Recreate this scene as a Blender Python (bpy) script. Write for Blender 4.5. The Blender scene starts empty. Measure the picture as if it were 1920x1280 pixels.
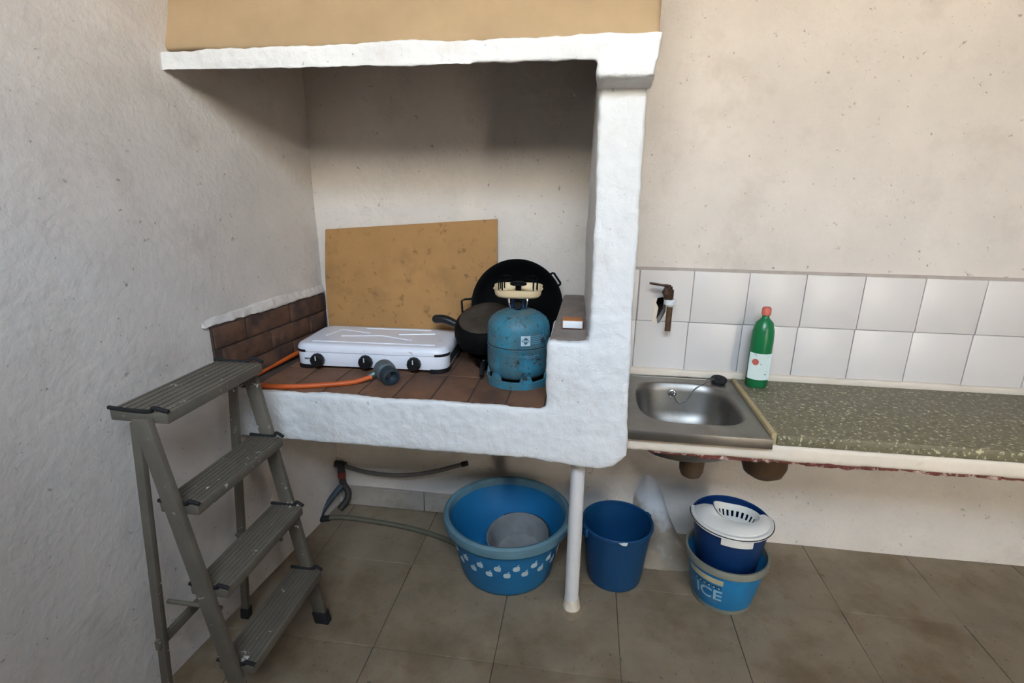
import bpy, bmesh, math, random
from mathutils import Vector, Matrix, noise
random.seed(7)
R = math.radians
sc = bpy.context.scene
C = sc.collection

# ------------------------------------------------------------------ camera, sky, exposure
cam_d = bpy.data.cameras.new('camera'); cam = bpy.data.objects.new('camera', cam_d); C.objects.link(cam)
cam_d.sensor_fit = 'HORIZONTAL'; cam_d.sensor_width = 36.0; cam_d.lens = 986.67 * 36 / 1920; cam_d.clip_start = .02
PITCH, YAW, ROLL = R(16.268), R(7.954), R(-0.641)
fw = Vector((-math.sin(YAW)*math.cos(PITCH), math.cos(YAW)*math.cos(PITCH), -math.sin(PITCH)))
rt = Vector((math.cos(YAW), math.sin(YAW), 0)); up = rt.cross(fw)
cr = math.cos(ROLL)*rt - math.sin(ROLL)*up; cu = math.sin(ROLL)*rt + math.cos(ROLL)*up
m3 = Matrix((cr, cu, -fw)).transposed()
cam.matrix_world = Matrix.Translation((0, 0, 1.45)) @ m3.to_4x4()
sc.camera = cam

world = bpy.data.worlds.new('sky'); sc.world = world; world.use_nodes = True
bg = world.node_tree.nodes['Background']; bg.inputs[0].default_value = (.66, .82, 1.0, 1); bg.inputs[1].default_value = 3.3

sun_d = bpy.data.lights.new('sun_offscreen', 'SUN'); sun_d.energy = 7.5; sun_d.color = (1, .90, .76); sun_d.angle = R(.6)
sun = bpy.data.objects.new('sun_offscreen', sun_d); C.objects.link(sun)          # high behind the house, on the added facade across the court
sun.rotation_euler = Vector((.2, -.66, -.72)).to_track_quat('-Z', 'Y').to_euler()

FY = -.7                                            # inner face of the wall behind the camera
WIN = (-.75, .85, 2.24, 3.12); DOOR = (1.5, 1.86, 0, 1.9)   # window and door openings: x0, x1, z0, z1
for nm, (x0_, x1_, z0_, z1_) in (('window_front_offscreen', WIN), ('door_front_offscreen', DOOR)):
    por_d = bpy.data.lights.new(nm, 'AREA'); por_d.shape = 'RECTANGLE'; por_d.size = x1_-x0_; por_d.size_y = z1_-z0_
    por_d.cycles.is_portal = True
    por = bpy.data.objects.new(nm, por_d); C.objects.link(por)
    por.location = ((x0_+x1_)/2, FY-.02, (z0_+z1_)/2); por.rotation_euler = (R(90), 0, 0)

sc.view_settings.view_transform = 'Standard'; sc.view_settings.look = 'None'
sc.view_settings.gamma = 1; sc.view_settings.use_curve_mapping = False
sc.view_settings.exposure = 3.3

# ------------------------------------------------------------------ materials
def lin(c):
    return tuple(((x/255)/12.92 if x/255 <= .04045 else ((x/255+.055)/1.055)**2.4) for x in c) + (1,)
def mat(name, col, rough=.6, metal=0, var=.12, vs=6., bump=0., bs=60., spots=(), spec=.5, rnd=0., trans=0, alpha=1, vcol=None, obj=True, bdist=.004):
    """col: srgb 0-255. var: brightness mottling. spots: list of (srgb colour, noise scale, lo, hi, strength)."""
    m = bpy.data.materials.new(name); m.use_nodes = True
    nt = m.node_tree; N = nt.nodes; L = nt.links; b = N['Principled BSDF']
    tc = N.new('ShaderNodeTexCoord'); co = tc.outputs['Object']
    if not obj: co = N.new('ShaderNodeNewGeometry').outputs['Position']
    b.inputs['Roughness'].default_value = rough; b.inputs['Metallic'].default_value = metal
    b.inputs['Specular IOR Level'].default_value = spec
    base = lin(col)
    def nz(scale, det=5, rgh=.6):
        n = N.new('ShaderNodeTexNoise'); n.inputs['Scale'].default_value = scale; n.inputs['Detail'].default_value = det
        n.inputs['Roughness'].default_value = rgh; L.new(co, n.inputs['Vector']); return n
    mx = N.new('ShaderNodeMix'); mx.data_type = 'RGBA'
    n = nz(vs); mr = N.new('ShaderNodeMapRange'); mr.inputs[1].default_value = .3; mr.inputs[2].default_value = .7
    L.new(n.outputs['Fac'], mr.inputs[0]); L.new(mr.outputs[0], mx.inputs['Factor'])
    v2 = lin(vcol) if vcol else tuple(x*(1-2*var) for x in base[:3])+(1,)
    mx.inputs['A'].default_value = v2; mx.inputs['B'].default_value = base
    out = mx.outputs['Result']
    for i, (sc_, scale, lo, hi, st) in enumerate(spots):
        q = nz(scale, 4, .65); q.noise_dimensions = '4D'; q.inputs['W'].default_value = 3.7*(i+1)
        r = N.new('ShaderNodeMapRange'); r.inputs[1].default_value = lo; r.inputs[2].default_value = hi; r.inputs[4].default_value = st
        L.new(q.outputs['Fac'], r.inputs[0])
        x = N.new('ShaderNodeMix'); x.data_type = 'RGBA'; L.new(r.outputs[0], x.inputs['Factor'])
        L.new(out, x.inputs['A']); x.inputs['B'].default_value = lin(sc_); out = x.outputs['Result']
    if rnd:
        oi = N.new('ShaderNodeObjectInfo'); r = N.new('ShaderNodeMapRange'); r.inputs[3].default_value = 1-rnd; r.inputs[4].default_value = 1+rnd
        L.new(oi.outputs['Random'], r.inputs[0]); h = N.new('ShaderNodeHueSaturation'); L.new(r.outputs[0], h.inputs['Value']); L.new(out, h.inputs['Color']); out = h.outputs['Color']
    L.new(out, b.inputs['Base Color'])
    if bump:
        q = nz(bs, 6, .6); bp = N.new('ShaderNodeBump'); bp.inputs['Strength'].default_value = bump; bp.inputs['Distance'].default_value = bdist
        L.new(q.outputs['Fac'], bp.inputs['Height']); L.new(bp.outputs['Normal'], b.inputs['Normal'])
    if trans: b.inputs['Transmission Weight'].default_value = trans
    return m

DARK = (70, 60, 52)
M = {}
M['white'] = mat('whitewash', (222, 221, 219), .85, var=.05, vs=4, bump=.9, bs=34, bdist=.006, spots=[((120, 108, 100), 60, .66, .71, .7), ((196, 186, 176), 7, .56, .75, .5), ((190, 120, 110), 5, .72, .8, .3)])
M['niche'] = mat('niche_plaster', (214, 205, 196), .9, var=.07, vs=3, bump=.6, bs=36, bdist=.006, spots=[((96, 82, 70), 55, .645, .70, .6), ((160, 150, 138), 5, .55, .8, .5)])
M['hood'] = mat('ochre_paint', (170, 144, 110), .85, var=.1, vs=5, bump=.3, bs=30, spots=[((120, 90, 60), 60, .72, .8, .5)])
M['ceil'] = mat('low_bounce_ceiling', (112, 80, 50), .9, var=.05)  # unseen ceiling, dark warm brown chosen to tint and weaken the bounce
M['floor'] = mat('grey_floor_tile', (146, 130, 108), .6, var=.14, vs=6, bump=.12, bs=30, rnd=.05, obj=False, spots=[((104, 86, 62), 4, .48, .68, .75), ((112, 84, 54), 9, .56, .70, .5), ((56, 44, 36), 60, .62, .68, .7), ((70, 52, 38), 22, .66, .74, .6)])
M['grout'] = mat('floor_grout', (84, 66, 50), .9, var=.15)
M['wtile'] = mat('white_wall_tile', (214, 208, 204), .35, var=.03, vs=3, obj=False, bump=.05, bs=8, rnd=.015, spots=[((150, 135, 120), 110, .74, .8, .5)])
M['wgrout'] = mat('wall_grout', (176, 164, 156), .9, var=.1, vs=20)
M['skirt'] = mat('skirting_tile', (168, 158, 146), .6, var=.12, vs=8, rnd=.04, obj=False, spots=[((110, 96, 84), 12, .55, .75, .6)])
M['terra'] = mat('terracotta_tile', (122, 86, 64), .75, var=.18, vs=9, bump=.3, bs=50, rnd=.16, spots=[((62, 46, 40), 6, .5, .7, .75), ((170, 140, 120), 45, .66, .75, .35), ((150, 92, 56), 8, .6, .75, .5)])
M['mortar'] = mat('dark_mortar', (80, 62, 52), .95, var=.2, vs=20, bump=.5, bs=70)
M['brick'] = mat('sooty_brick', (112, 78, 58), .9, var=.28, vs=18, bump=1, bs=30, bdist=.008, rnd=.15, spots=[((44, 36, 34), 7, .45, .65, .8), ((150, 110, 80), 20, .62, .75, .5)])
M['redbrick'] = mat('broken_red_brick', (128, 66, 54), .95, var=.25, vs=40, bump=1, bs=70, rnd=.12, spots=[((214, 190, 176), 34, .53, .60, .8), ((70, 40, 34), 50, .58, .66, .6)])
M['cream'] = mat('cream_plaster', (224, 210, 192), .9, var=.05, bump=.4, bs=40, spots=[((170, 150, 130), 30, .64, .75, .5)])
M['concrete'] = mat('grey_ledge_cement', (140, 126, 116), .95, var=.15, vs=18, bump=.6, bs=60, spots=[((84, 72, 64), 25, .58, .72, .5)])
M['mound'] = mat('beige_mortar', (168, 152, 132), .95, var=.15, vs=10, bump=.8, bs=40, spots=[((190, 180, 168), 14, .55, .7, .6), ((110, 84, 60), 9, .6, .75, .5)])
M['board'] = mat('hardboard', (172, 128, 76), .7, var=.09, vs=5, bump=.05, spots=[((108, 74, 38), 34, .58, .68, .7), ((112, 84, 50), 5, .55, .75, .6), ((92, 62, 34), 90, .66, .72, .7), ((190, 150, 100), 120, .72, .8, .4)])
M['enamel'] = mat('white_enamel', (226, 226, 232), .3, var=.02, spots=[((90, 56, 34), 42, .68, .72, .85), ((190, 180, 170), 9, .62, .8, .4)])
M['black'] = mat('black_plastic', (20, 20, 22), .4, var=.1)
M['rubber'] = mat('black_rubber', (26, 24, 24), .8, var=.2, vs=40)
M['iron'] = mat('black_iron', (8, 8, 9), .6, spec=.12, var=.2, vs=12, bump=.1, bs=40)
M['panbase'] = mat('burnt_pan_base', (66, 56, 46), .65, var=.2, vs=25, bump=.15, bs=80, spots=[((96, 84, 70), 12, .55, .75, .6)])
M['panside'] = mat('sooty_pan_side', (12, 11, 11), .75, spec=.12, var=.3, vs=25, bump=.3, bs=70, spots=[((70, 62, 54), 30, .62, .75, .6)])
M['teal'] = mat('teal_enamel', (50, 130, 154), .55, var=.2, vs=12, bump=.15, bs=40, spots=[((62, 98, 108), 14, .42, .58, .85), ((100, 98, 88), 60, .54, .64, .6), ((112, 116, 110), 7, .54, .70, .6), ((42, 32, 28), 26, .60, .65, .85), ((38, 34, 34), 80, .59, .64, .8)])
M['tealdirty'] = mat('teal_dirty_top', (70, 112, 122), .6, var=.2, vs=20, spots=[((110, 108, 98), 14, .45, .65, .8)])
M['gap'] = mat('dark_rust', (30, 26, 26), .9)
M['print'] = mat('pale_print', (196, 212, 216), .6, var=.12, vs=60)
M['printfaint'] = mat('worn_print', (120, 168, 184), .6, var=.2, vs=60)
M['ivory'] = mat('ivory_enamel', (232, 208, 166), .35, var=.03)
M['steel'] = mat('brushed_steel', (150, 146, 140), .42, 1, var=.08, vs=12, bump=.03, bs=200, spots=[((110, 100, 88), 14, .52, .75, .5)])
M['chrome'] = mat('chrome', (200, 200, 205), .2, 1, var=.02)
M['bluecap'] = mat('blue_valve', (40, 92, 160), .4)
M['brass'] = mat('aged_brass', (84, 60, 44), .5, .5, var=.25, vs=60, bump=.3, bs=90, spots=[((50, 34, 28), 60, .5, .62, .8)])
M['copper'] = mat('brown_pipe', (96, 70, 48), .55, .3, var=.2, vs=40)
M['pvcwhite'] = mat('white_pvc', (214, 214, 216), .45, var=.04)
M['orange'] = mat('orange_rubber', (206, 92, 30), .5, var=.1, vs=12, spots=[((140, 70, 40), 30, .6, .75, .4)])
M['zinc'] = mat('zinc_regulator', (110, 124, 128), .45, .6, var=.1, vs=30)
M['zincdark'] = mat('dark_regulator', (50, 62, 70), .5, .3, var=.1, vs=30)
M['matchbrown'] = mat('matchbox_card', (190, 118, 66), .7, var=.1, vs=60)
M['matchwhite'] = mat('matchbox_tray', (236, 234, 232), .8, var=.02)
M['matchside'] = mat('match_striker', (120, 72, 52), .9, var=.1, vs=80)
M['tub'] = mat('blue_tub', (22, 108, 158), .5, var=.08, vs=8, spots=[((60, 120, 150), 5, .55, .8, .5), ((100, 130, 140), 40, .66, .76, .3)])
M['tubrim'] = mat('faded_blue_rim', (96, 132, 146), .55, var=.16, vs=14)
M['navy'] = mat('dark_blue_plastic', (12, 66, 110), .45, var=.1, vs=7, spots=[((40, 90, 130), 6, .6, .8, .4)])
M['navy2'] = mat('royal_blue_plastic', (12, 52, 104), .45, var=.08, vs=7)
M['pale'] = mat('paint_chip', (196, 206, 206), .8, var=.1, vs=40)
M['greybowl'] = mat('cement_caked_rubber', (138, 138, 138), .9, var=.15, vs=10, bump=.6, bs=30, spots=[((90, 78, 66), 7, .52, .75, .7)])
M['icebkt'] = mat('printed_bucket', (34, 128, 186), .5, var=.1, vs=12, spots=[((110, 150, 160), 18, .56, .7, .5), ((24, 60, 90), 26, .64, .74, .5)])
M['bktgrey'] = mat('grey_bucket_rim', (128, 126, 112), .7, var=.12, vs=20)
M['stripe'] = mat('cream_stripe', (196, 182, 144), .7, var=.06, vs=20)
M['icetext'] = mat('pale_blue_print', (150, 186, 204), .7, var=.06)
M['darkprint'] = mat('dark_teal_print', (14, 52, 70), .7)
M['wringer'] = mat('white_polypropylene', (226, 222, 214), .5, var=.04, vs=12)
M['alu'] = mat('painted_aluminium', (118, 110, 97), .55, .3, var=.12, vs=12, spots=[((222, 218, 208), 34, .64, .67, .9), ((80, 72, 60), 10, .58, .75, .4)])
M['hosegrey'] = mat('grey_hose', (104, 98, 94), .6, var=.1, vs=30)
M['hosegreen'] = mat('dull_green_hose', (96, 92, 76), .6, var=.1, vs=30)
M['pipeblue'] = mat('dark_blue_pipe', (50, 62, 74), .6, var=.15, vs=30)
M['pipedark'] = mat('dark_pipe', (48, 44, 42), .6, var=.2, vs=30)
M['redtape'] = mat('red_collar', (120, 44, 34), .7, var=.15, vs=40)
M['clay'] = mat('brown_clay_pipe', (88, 66, 44), .6, var=.15, vs=20)
M['green'] = mat('green_bottle', (18, 110, 62), .3, var=.05)
M['labelw'] = mat('bottle_label', (208, 220, 214), .6, var=.05, spots=[((60, 90, 110), 60, .62, .66, .8)])
M['labelr'] = mat('label_red', (206, 104, 88), .6)
M['terrazzo'] = mat('terrazzo', (120, 112, 86), .5, var=.2, vs=50, spots=[((206, 196, 160), 70, .56, .62, .8), ((50, 54, 40), 55, .60, .66, .8)])
M['trimyel'] = mat('yellowed_joint', (176, 156, 116), .8, var=.1, vs=30)
M['frontwall'] = mat('low_bounce_wall', (96, 82, 68), .9, var=.1, vs=3)  # unseen wall behind the camera, darkened so little light bounces back
M['stain'] = mat('beige_mortar_film', (150, 132, 108), .9, var=.15, vs=30)
M['ground'] = mat('courtyard_ground', (120, 100, 80), .9, var=.1, vs=1)
M['render'] = mat('added_bounce_wall', (224, 214, 198), .9, var=.05, vs=1)
M['postwhite'] = mat('white_painted_post', (222, 218, 216), .5, var=.04, vs=20, spots=[((130, 110, 96), 60, .72, .78, .6)])

def heap_mat():
    m = M['mound']; nt = m.node_tree; N = nt.nodes; L = nt.links; b = N['Principled BSDF']; old = b.inputs['Base Color'].links[0].from_socket
    tc = N.new('ShaderNodeTexCoord'); sp = N.new('ShaderNodeSeparateXYZ'); L.new(tc.outputs['Object'], sp.inputs[0])
    n = N.new('ShaderNodeTexNoise'); n.inputs['Scale'].default_value = 14; L.new(tc.outputs['Object'], n.inputs['Vector'])
    ad = N.new('ShaderNodeMath'); ad.operation = 'MULTIPLY_ADD'; ad.inputs[1].default_value = .22; L.new(n.outputs['Fac'], ad.inputs[0]); L.new(sp.outputs['Z'], ad.inputs[2])
    r = N.new('ShaderNodeMapRange'); r.inputs[1].default_value = .20; r.inputs[2].default_value = .27; L.new(ad.outputs[0], r.inputs[0])
    x = N.new('ShaderNodeMix'); x.data_type = 'RGBA'; L.new(r.outputs[0], x.inputs['Factor']); L.new(old, x.inputs['A']); x.inputs['B'].default_value = lin((206, 204, 204))
    L.new(x.outputs['Result'], b.inputs['Base Color'])
heap_mat()          # limewash was brushed over the upper part
M['wall'] = mat('wall_plaster', (216, 207, 198), .9, var=.07, vs=3, bump=.65, bs=36, bdist=.006, spots=[((96, 82, 70), 55, .645, .70, .6), ((168, 158, 146), 5, .55, .8, .45)])

# ------------------------------------------------------------------ mesh helpers
class MB:
    def __init__(s): s.v = []; s.f = []
    def add(s, vs, fs):
        o = len(s.v); s.v += [Vector(v) for v in vs]; s.f += [tuple(i+o for i in f) for f in fs]; return s
    def box(s, x0, x1, y0, y1, z0, z1):
        return s.add([(x0,y0,z0),(x1,y0,z0),(x1,y1,z0),(x0,y1,z0),(x0,y0,z1),(x1,y0,z1),(x1,y1,z1),(x0,y1,z1)],
                     [(3,2,1,0),(4,5,6,7),(0,1,5,4),(1,2,6,5),(2,3,7,6),(3,0,4,7)])
    def hexa(s, b, t):                       # bottom 4 corners, top 4 corners
        return s.add(list(b)+list(t), [(3,2,1,0),(4,5,6,7),(0,1,5,4),(1,2,6,5),(2,3,7,6),(3,0,4,7)])
    def lathe(s, prof, seg=48, shape=None, closed=False):   # prof: (r, z) list; r==0 makes a pole
        o = len(s.v); rings = []
        for r, z in prof:
            if r <= 1e-6: s.v.append(Vector((0, 0, z))); rings.append([len(s.v)-1])
            else:
                ids = []
                for k in range(seg):
                    a = 2*math.pi*k/seg; q = shape(a) if shape else 1
                    s.v.append(Vector((r*q*math.cos(a), r*q*math.sin(a), z))); ids.append(len(s.v)-1)
                rings.append(ids)
        prs = list(zip(rings, rings[1:])) + ([(rings[-1], rings[0])] if closed else [])
        for a, b in prs:
            for k in range(seg):
                k2 = (k+1) % seg
                if len(a) == 1 and len(b) == 1: continue
                if len(a) == 1: s.f.append((a[0], b[k2], b[k]))
                elif len(b) == 1: s.f.append((a[k], a[k2], b[0]))
                else: s.f.append((a[k], a[k2], b[k2], b[k]))
        return s
    def tube(s, pts, r, seg=12, caps=True):
        pts = [Vector(p) for p in pts]; rad = r if isinstance(r, (list, tuple)) else [r]*len(pts)
        n = None; rings = []
        for i, p in enumerate(pts):
            d = (pts[min(i+1, len(pts)-1)] - pts[max(i-1, 0)]).normalized()
            if n is None:
                n = d.orthogonal().normalized()
            n = (n - d*n.dot(d)).normalized(); b = d.cross(n); ids = []
            for k in range(seg):
                a = 2*math.pi*k/seg; s.v.append(p + (n*math.cos(a) + b*math.sin(a))*rad[i]); ids.append(len(s.v)-1)
            rings.append(ids)
        for a, b in zip(rings, rings[1:]):
            for k in range(seg): s.f.append((a[k], a[(k+1)%seg], b[(k+1)%seg], b[k]))
        if caps: s.f.append(tuple(reversed(rings[0]))); s.f.append(tuple(rings[-1]))
        return s
    def prism(s, poly, y0, y1):              # polygon in XZ, extruded along Y
        n = len(poly); o = len(s.v)
        s.v += [Vector((x, y0, z)) for x, z in poly] + [Vector((x, y1, z)) for x, z in poly]
        s.f.append(tuple(o+i for i in range(n))); s.f.append(tuple(o+n+i for i in reversed(range(n))))
        for i in range(n): j = (i+1) % n; s.f.append((o+i, o+n+i, o+n+j, o+j))
        return s
    def xf(s, m):
        s.v = [m @ v for v in s.v]; return s
    def mesh(s, name, bevel=0, bseg=2, angle=40):
        me = bpy.data.meshes.new(name); me.from_pydata(s.v, [], s.f)
        bm = bmesh.new(); bm.from_mesh(me)
        bmesh.ops.remove_doubles(bm, verts=bm.verts, dist=1e-6)
        bmesh.ops.recalc_face_normals(bm, faces=bm.faces)
        if bevel:
            es = [e for e in bm.edges if len(e.link_faces) == 2 and e.calc_face_angle(0) > R(30)]
            bmesh.ops.bevel(bm, geom=es, offset=bevel, segments=bseg, affect='EDGES', profile=.5, clamp_overlap=True)
        bm.to_mesh(me); bm.free(); me.shade_smooth(); me.set_sharp_from_angle(angle=R(angle)); return me

def setp(o, label=None, cat=None, group=None, kind=None):
    for k, v in (('label', label), ('category', cat), ('group', group), ('kind', kind)):
        if v: o[k] = v
    return o
def link(name, me, m, parent=None, loc=None, rot=None):
    o = bpy.data.objects.new(name, me); C.objects.link(o)
    if m and not me.materials: me.materials.append(M[m])
    if parent: o.parent = parent
    if loc: o.location = loc
    if rot: o.rotation_euler = rot
    return o
def part(name, mb, m, parent=None, bevel=0, label=None, angle=40, **k):
    o = link(name, mb.mesh(name, bevel, angle=angle), m, parent, **k)
    if label: o['label'] = label
    return o
def thing(name, label, cat, loc=(0,0,0), rot=(0,0,0), group=None):
    o = bpy.data.objects.new(name, None); C.objects.link(o); o.empty_display_size = .05
    o.location = loc; o.rotation_euler = rot
    return setp(o, label, cat, group)
def spline(pts, n=10):                       # Catmull-Rom
    P = [Vector(p) for p in pts]; P = [2*P[0]-P[1]] + P + [2*P[-1]-P[-2]]; out = []
    for i in range(1, len(P)-2):
        a, b, c, d = P[i-1:i+3]
        for k in range(n):
            t = k/n; out.append(.5*((2*b) + (c-a)*t + (2*a-5*b+4*c-d)*t*t + (3*b-a-3*c+d)*t**3))
    out.append(P[-2]); return out
def lumpy(name, mb, vox, amp, m, parent=None, smooth=3, fine=.0015):
    """joins overlapping solids into one plaster skin: voxel remesh, smooth, uneven by hand"""
    me = bpy.data.meshes.new(name); me.from_pydata(mb.v, [], mb.f)
    o = bpy.data.objects.new(name, me); C.objects.link(o)
    md = o.modifiers.new('r', 'REMESH'); md.mode = 'VOXEL'; md.voxel_size = vox
    dg = bpy.context.evaluated_depsgraph_get(); dg.update()
    nm = bpy.data.meshes.new_from_object(o.evaluated_get(dg)); o.modifiers.clear()
    bm = bmesh.new(); bm.from_mesh(nm)
    for _ in range(smooth): bmesh.ops.smooth_vert(bm, verts=bm.verts, factor=.5, use_axis_x=True, use_axis_y=True, use_axis_z=True)
    bm.normal_update()
    for v in bm.verts:
        d = noise.noise(v.co*5)*amp + noise.noise(v.co*16)*amp*.45 + noise.noise(v.co*45)*fine
        v.co += v.normal*d
    bm.to_mesh(nm); bm.free(); nm.shade_smooth(); nm.name = name
    o.data = nm; nm.materials.clear(); nm.materials.append(M[m])
    if parent: o.parent = parent
    return o
def ring_poly(cx, cz, r, n=14): return [(cx+r*math.cos(2*math.pi*k/n), cz+r*math.sin(2*math.pi*k/n)) for k in range(n)]

# ------------------------------------------------------------------ structure
YB = 2.07; ZC = 3.25; XR = 1.9; Y0 = 0.15
def grid_wall(nx, nz, f):
    mb = MB(); vs = [f(i/nx, j/nz) for j in range(nz+1) for i in range(nx+1)]
    fs = [(j*(nx+1)+i, j*(nx+1)+i+1, (j+1)*(nx+1)+i+1, (j+1)*(nx+1)+i) for j in range(nz) for i in range(nx)]
    return mb.add(vs, fs)
# back wall: slightly uneven plaster with real thickness
def wbf(u, v):
    p = Vector((-1.5 + u*3.6, YB, v*ZC)); p.y += noise.noise(p*2.2)*.005 + noise.noise(p*9)*.0018; return p
mb = grid_wall(150, 100, wbf)
HX0, HX1, HZ0, HZ1 = .255, .335, .925, 1.075
mb.f = [f for f in mb.f if not (HX0 < sum(mb.v[i].x for i in f)/4 < HX1 and HZ0 < sum(mb.v[i].z for i in f)/4 < HZ1)]
mb.box(-1.5, HX0-.02, YB+.012, YB+.2, -.1, ZC+.1); mb.box(HX1+.02, 2.1, YB+.012, YB+.2, -.1, ZC+.1)
mb.box(HX0-.02, HX1+.02, YB+.012, YB+.2, -.1, HZ0-.02); mb.box(HX0-.02, HX1+.02, YB+.012, YB+.2, HZ1+.02, ZC+.1); mb.box(HX0-.02, HX1+.02, YB+.075, YB+.2, HZ0-.02, HZ1+.02)
wall_back = setp(part('wall_back', mb, 'wall'), 'uneven white and beige plaster wall behind the hearth and sink', kind='structure')
# left wall: runs slightly outwards towards the viewer
LX = lambda y: -1.105 - (YB-y)*.096
def wlf(u, v):
    y = YB - u*(YB+.75); p = Vector((LX(y), y, v*ZC)); p.x += noise.noise(p*2.5)*.005 + noise.noise(p*10)*.0015; return p
mb = grid_wall(90, 100, wlf)
mb.hexa([(LX(YB)-.02, YB, -.1), (LX(-.75)-.02, -.75, -.1), (LX(-.75)-.2, -.75, -.1), (LX(YB)-.2, YB, -.1)], [(LX(YB)-.02, YB, ZC+.1), (LX(-.75)-.02, -.75, ZC+.1), (LX(-.75)-.2, -.75, ZC+.1), (LX(YB)-.2, YB, ZC+.1)])
wall_left = setp(part('wall_left', mb, 'niche'), 'plaster side wall beside the cooking hearth', kind='structure')
wall_right = setp(part('wall_right', MB().box(XR, XR+.2, FY, YB, -.1, ZC), 'concrete'), 'rough grey side wall past the sink counter, darkened to limit bounced light', kind='structure')  # darker than the other side wall, to hold bounced light down
ceiling = setp(part('ceiling', MB().box(-1.7, XR+.2, FY-.2, YB+.2, ZC, ZC+.12), 'ceil'), 'unseen ceiling over the kitchen, made dark brown to limit bounced light', kind='structure')
mb = MB()
mb.box(-1.7, WIN[0], FY-.2, FY, -.1, ZC); mb.box(WIN[0], WIN[1], FY-.2, FY, WIN[3], ZC); mb.box(WIN[0], DOOR[0], FY-.2, FY, -.1, WIN[2])
mb.box(WIN[1], XR+.2, FY-.2, FY, DOOR[3], ZC); mb.box(DOOR[0], WIN[1], FY-.2, FY, DOOR[3], WIN[2]); mb.box(DOOR[1], XR+.2, FY-.2, FY, -.1, DOOR[3])
wall_front = setp(part('wall_front', mb, 'frontwall'), 'unseen wall, made dark to limit bounced light, with the window and doorway the daylight enters by', kind='structure')
floor = setp(part('floor', MB().box(-1.6, XR+.2, -.9, YB+.2, -.12, -.004), 'grout'), 'worn grey tiled floor', kind='structure')
tl = MB().box(-.1991, .1991, -.1991, .1991, -.012, 0).mesh('floor_tile', .0012, 1)
for i in range(-3, 7):
    for j in range(-2, 5):
        x = -.43 + .4*i; y = 1.50 + .4*(j-2)
        if y-.2 < -.95: continue
        o = link('floor_tile', tl, 'floor', floor, loc=(x, y, random.uniform(-.0008, .0006)), rot=(0, 0, random.uniform(-.002, .002)))
# row of floor tiles running out to the wall
# unseen courtyard, added and sized to reflect warm daylight into the room
ground = setp(part('ground', MB().box(-9, 9, -9, -.9, -.14, -.03), 'ground'), 'added sandy courtyard ground outside, unseen', kind='structure')
cw = setp(part('wall_added_bounce', MB().box(-9, 9, -5.2, -5, -.03, 4.6), 'render'), 'added pale wall across the courtyard, unseen, reflecting warm sunlight in', kind='structure')

# skirting tiles on back wall
skirting = setp(part('baseboard_back', MB().box(-1.10, -.02, YB-.006, YB+.01, 0, .094), 'wgrout'), 'pale tile skirting along the foot of the plaster wall', kind='structure')
sk = MB().box(-.1975, .1975, -.012, 0, .002, .096).mesh('skirting_tile', .002, 1)
for x in (-.888, -.49, -.222):
    me = sk if x < -.3 else MB().box(-.06, .19, -.012, 0, .002, .096).mesh('skirting_tile', .002, 1)
    link('skirting_tile', me, 'skirt', skirting, loc=(x, YB-.006, 0))
# white wall tiles above the sink: backing and two rows
backing = part('tile_bedding', MB().box(.12, XR, YB-.006, YB+.01, .70, 1.165), 'wgrout', wall_back)
wt = MB().box(-.0988, .0988, -.007, 0, -.0985, .0985).mesh('wall_tile', .0015, 2)
for j, zc in enumerate((.857, 1.056)):
    for i in range(9):
        x = .303 + .2*i + (.003 if j else 0)
        if x > XR: continue
        link('wall_tile', wt, 'wtile', wall_back, loc=(x, YB-.006+random.uniform(0, .0012), zc), rot=(0, random.uniform(-.004, .004), 0))
    link('wall_tile', MB().box(-.07, .0988, -.007, 0, -.0985, .0985).mesh('wall_tile', .0015, 2), 'wtile', wall_back, loc=(.103, YB-.0055, zc))
lumpy('plaster_fillet', MB().box(.13, XR-.005, YB-.03, YB, .735, .765), .006, .003, 'cream', wall_back, fine=.001)

# ------------------------------------------------------------------ cooking hearth
ZT = .795; YF = 1.495
hearth = thing('cooking_hearth', 'white plastered masonry cooking counter with brown clay tile top and side partition', 'counter', (0, 0, 0))
mb = MB()
mb.box(LX(1.5)-.05, -.09, YF, YF+.022, .70, ZT+.001)
mb.box(LX(1.5)-.05, .06, YF, YB+.03, .622, ZT-.014)                                         # slab
mb.prism([(-.103, .615), (.02, .606), (.07, .606), (.112, .622), (.142, .652), (.153, .70), (.148, .80), (.141, 1.013), (-.104, 1.013)], YF, 1.78)     # block below ledge
mb.prism([(-.086, .615), (.152, .66), (.141, 1.013), (-.086, 1.013)], 1.76, YB+.03)
mb.hexa([(.019, YF, .66), (.150, YF, .66), (.150, YB+.03, .66), (-.006, YB+.03, .66)],
        [(.019, YF, 1.15), (.136, YF, 1.15), (.136, YB+.03, 1.15), (-.006, YB+.03, 1.15)])
mb.hexa([(.019, YF, 1.10), (.138, YF, 1.10), (.138, YB+.03, 1.10), (-.006, YB+.03, 1.10)],
        [(.007, YF, 1.80), (.131, YF, 1.80), (.131, YB+.03, 1.80), (.005, YB+.03, 1.80)])
lumpy('masonry_frame', mb, .0075, .005, 'white', hearth, smooth=3, fine=.0026)
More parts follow.
